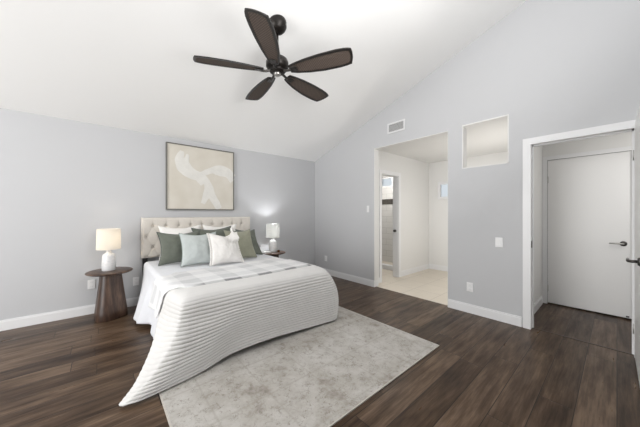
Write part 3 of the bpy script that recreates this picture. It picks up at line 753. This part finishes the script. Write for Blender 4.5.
# ------------------------------------------------------------------ picture
t = thing('framed_picture', 'square abstract beige picture in a thin dark frame above the bed', 'picture', (1.243, YB, 1.840))
hw, hh = .513, .503
obj('frame', B(((-hw, -.042, -hh), (hw, 0, -hh + .014)), ((-hw, -.042, hh - .014), (hw, 0, hh)), ((-hw, -.042, -hh + .014), (-hw + .014, 0, hh - .014)), ((hw - .014, -.042, -hh + .014), (hw, 0, hh - .014))), M['picture_frame'], t)
obj('canvas', B(((-hw + .014, -.030, -hh + .014), (hw - .014, -.004, hh - .014))), M['art'], t)
def ribbon(bm, pts, wid, y):
    P = resample(np.array([(a, y, b) for a, b in pts]), 40, 0); W = np.interp(np.linspace(0, 1, 40), np.linspace(0, 1, len(wid)), wid)
    T = np.gradient(P, axis=0); rowsp = []
    for i in range(40):
        tn = Vector(T[i]).normalized(); s = Vector((-tn.z, 0, tn.x))
        rowsp.append([Vector(P[i]) + s * W[i] * q + Vector((0, -.0025 * (1 - q * q), 0)) + s * .006 * noise.noise(Vector((i * .3, q * 2, y * 90))) for q in np.linspace(-1, 1, 9)])
    grid_mesh(bm, np.array([[tuple(v) for v in r] for r in rowsp]))
bm = bmesh.new()
ribbon(bm, [(-.30, .40), (-.33, .28), (-.30, .15), (-.20, .06), (-.06, .02), (.02, -.08)], [.03, .07, .075, .065, .07, .06], -.0305)
ribbon(bm, [(-.22, .36), (-.24, .22), (-.15, .10), (0, .03), (.08, -.10), (.06, -.26), (.0, -.40)], [.02, .05, .05, .05, .055, .06, .03], -.0315)
ribbon(bm, [(-.08, .05), (.08, .12), (.24, .19), (.38, .17), (.49, .06)], [.03, .045, .05, .06, .07], -.0308)
ribbon(bm, [(.0, .0), (.10, -.12), (.14, -.26), (.22, -.40), (.26, -.48)], [.03, .055, .06, .06, .05], -.0322)
ribbon(bm, [(.12, .13), (.26, .11), (.40, .10), (.49, .0)], [.02, .04, .05, .05], -.0326)
bmesh.ops.recalc_face_normals(bm, faces=bm.faces[:])
obj('brush_strokes', bm, M['art_paint'], t, True)

# ------------------------------------------------------------------ ceiling fan
FX, FY, FZ = 1.322, 2.187, 2.682
fan = thing('ceiling_fan', 'dark five-blade ceiling fan with woven blades hanging from the vaulted ceiling', 'fan', (FX, FY, FZ))
zt = zc(FY) - FZ
bm = bmesh.new(); lathe(bm, [(0, -.095), (.032, -.095), (.060, -.082), (.084, -.050), (.090, -.012), (.090, .0), (0, 0)], 36)
o = obj('canopy', bm, M['bronze'], fan, True, (0, 0, zt), (-math.atan(.332), 0, 0))
bm = bmesh.new(); tube(bm, [(0, 0, .14), (0, 0, zt - .06)], .0115, 14); obj('downrod', bm, M['bronze'], fan, True)
bm = bmesh.new(); lathe(bm, [(0, .19), (.022, .19), (.028, .175), (.030, .15), (.062, .138), (.098, .115), (.110, .085), (.110, .045), (.098, .026), (.075, .018), (.075, -.004), (.058, -.014), (0, -.014)], 40)
o = obj('motor_housing', bm, M['bronze'], fan); shade_smooth_angle(o, 40)
bm = bmesh.new(); lathe(bm, [(0, -.014), (.036, -.014), (.034, -.030), (.026, -.040), (0, -.044)], 32); obj('hub_cap', bm, M['silver'], fan, True, (0, 0, 0))
def outline(s):     # half widths (leading, trailing) along blade 0..1
    lead = np.interp(s, [0, .1, .3, .55, .8, .93, 1], [.042, .062, .086, .101, .099, .090, .080])
    trail = np.interp(s, [0, .1, .3, .55, .8, .93, 1], [.042, .058, .080, .096, .102, .099, .090])
    return lead, trail
r0, r1 = .135, .735
def blade_polys(inset):
    L, T = [], []
    n = 26
    for i in range(n + 1):
        s = i / n; a, b = outline(s)
        r = r0 + (r1 - r0) * s
        L.append((r, a)); T.append((r, -b))
    # slanted rounded tip
    tip = []
    for q in np.linspace(-.90, .90, 9):
        tip.append((r1 + .018 * (1 - q * q) + .018 * (-q * .8 + .3), q * .090))
    tip = tip[::-1] if tip[0][1] < 0 else tip
    poly = L + tip + T[::-1]
    poly = np.array(poly)
    if inset:
        c = np.array([(r0 + r1) / 2, 0]); ext = np.array([(r1 - r0) / 2 + .03, .088])
        poly = c + (poly - c) * np.array([1 - inset / ext[0], 1 - inset / ext[1]])
    return poly
blades = []
for i in range(5):
    h_ = bpy.data.objects.new('blade', None); C.objects.link(h_); h_.parent = fan
    h_.rotation_euler = Euler((R(-13), 0, R(-132.3 + 72 * i)), 'XYZ')
    if i == 0:
        out, inn = blade_polys(0), blade_polys(.021)
        bm = bmesh.new(); rows4 = []
        for z, pl in ((-.005, out), (.005, out), (.005, inn), (-.005, inn)): rows4.append([bm.verts.new((p[0], p[1], z)) for p in pl])
        n = len(out)
        for a in range(4):
            for k_ in range(n): bm.faces.new((rows4[a][k_], rows4[a][(k_ + 1) % n], rows4[(a + 1) % 4][(k_ + 1) % n], rows4[(a + 1) % 4][k_]))
        bmesh.ops.recalc_face_normals(bm, faces=bm.faces[:])
        rim_o = obj('blade_rim', bm, M['frame_dark'], h_)
        bm = bmesh.new(); prism(bm, [tuple(p) for p in blade_polys(.0205)], 'z', -.0025, .0025); pan_o = obj('woven_panel', bm, M['wicker'], h_)
        bm = bmesh.new(); tube(bm, [(.07, 0, .004), (.11, 0, -.010), (.15, 0, -.012)], [.014, .012, .012], 8); box(bm, (.14, -.030, -.014), (.215, .030, -.006), .003); tube(bm, [(.155, .018, -.017), (.155, .018, -.01)], .006, 8); tube(bm, [(.155, -.018, -.017), (.155, -.018, -.01)], .006, 8); tube(bm, [(.20, 0, -.017), (.20, 0, -.01)], .006, 8)
        iron_o = obj('blade_bracket', bm, M['dark_metal'], h_)
    else:
        for s_ in (rim_o, pan_o, iron_o):
            c_ = s_.copy(); C.objects.link(c_); c_.parent = h_
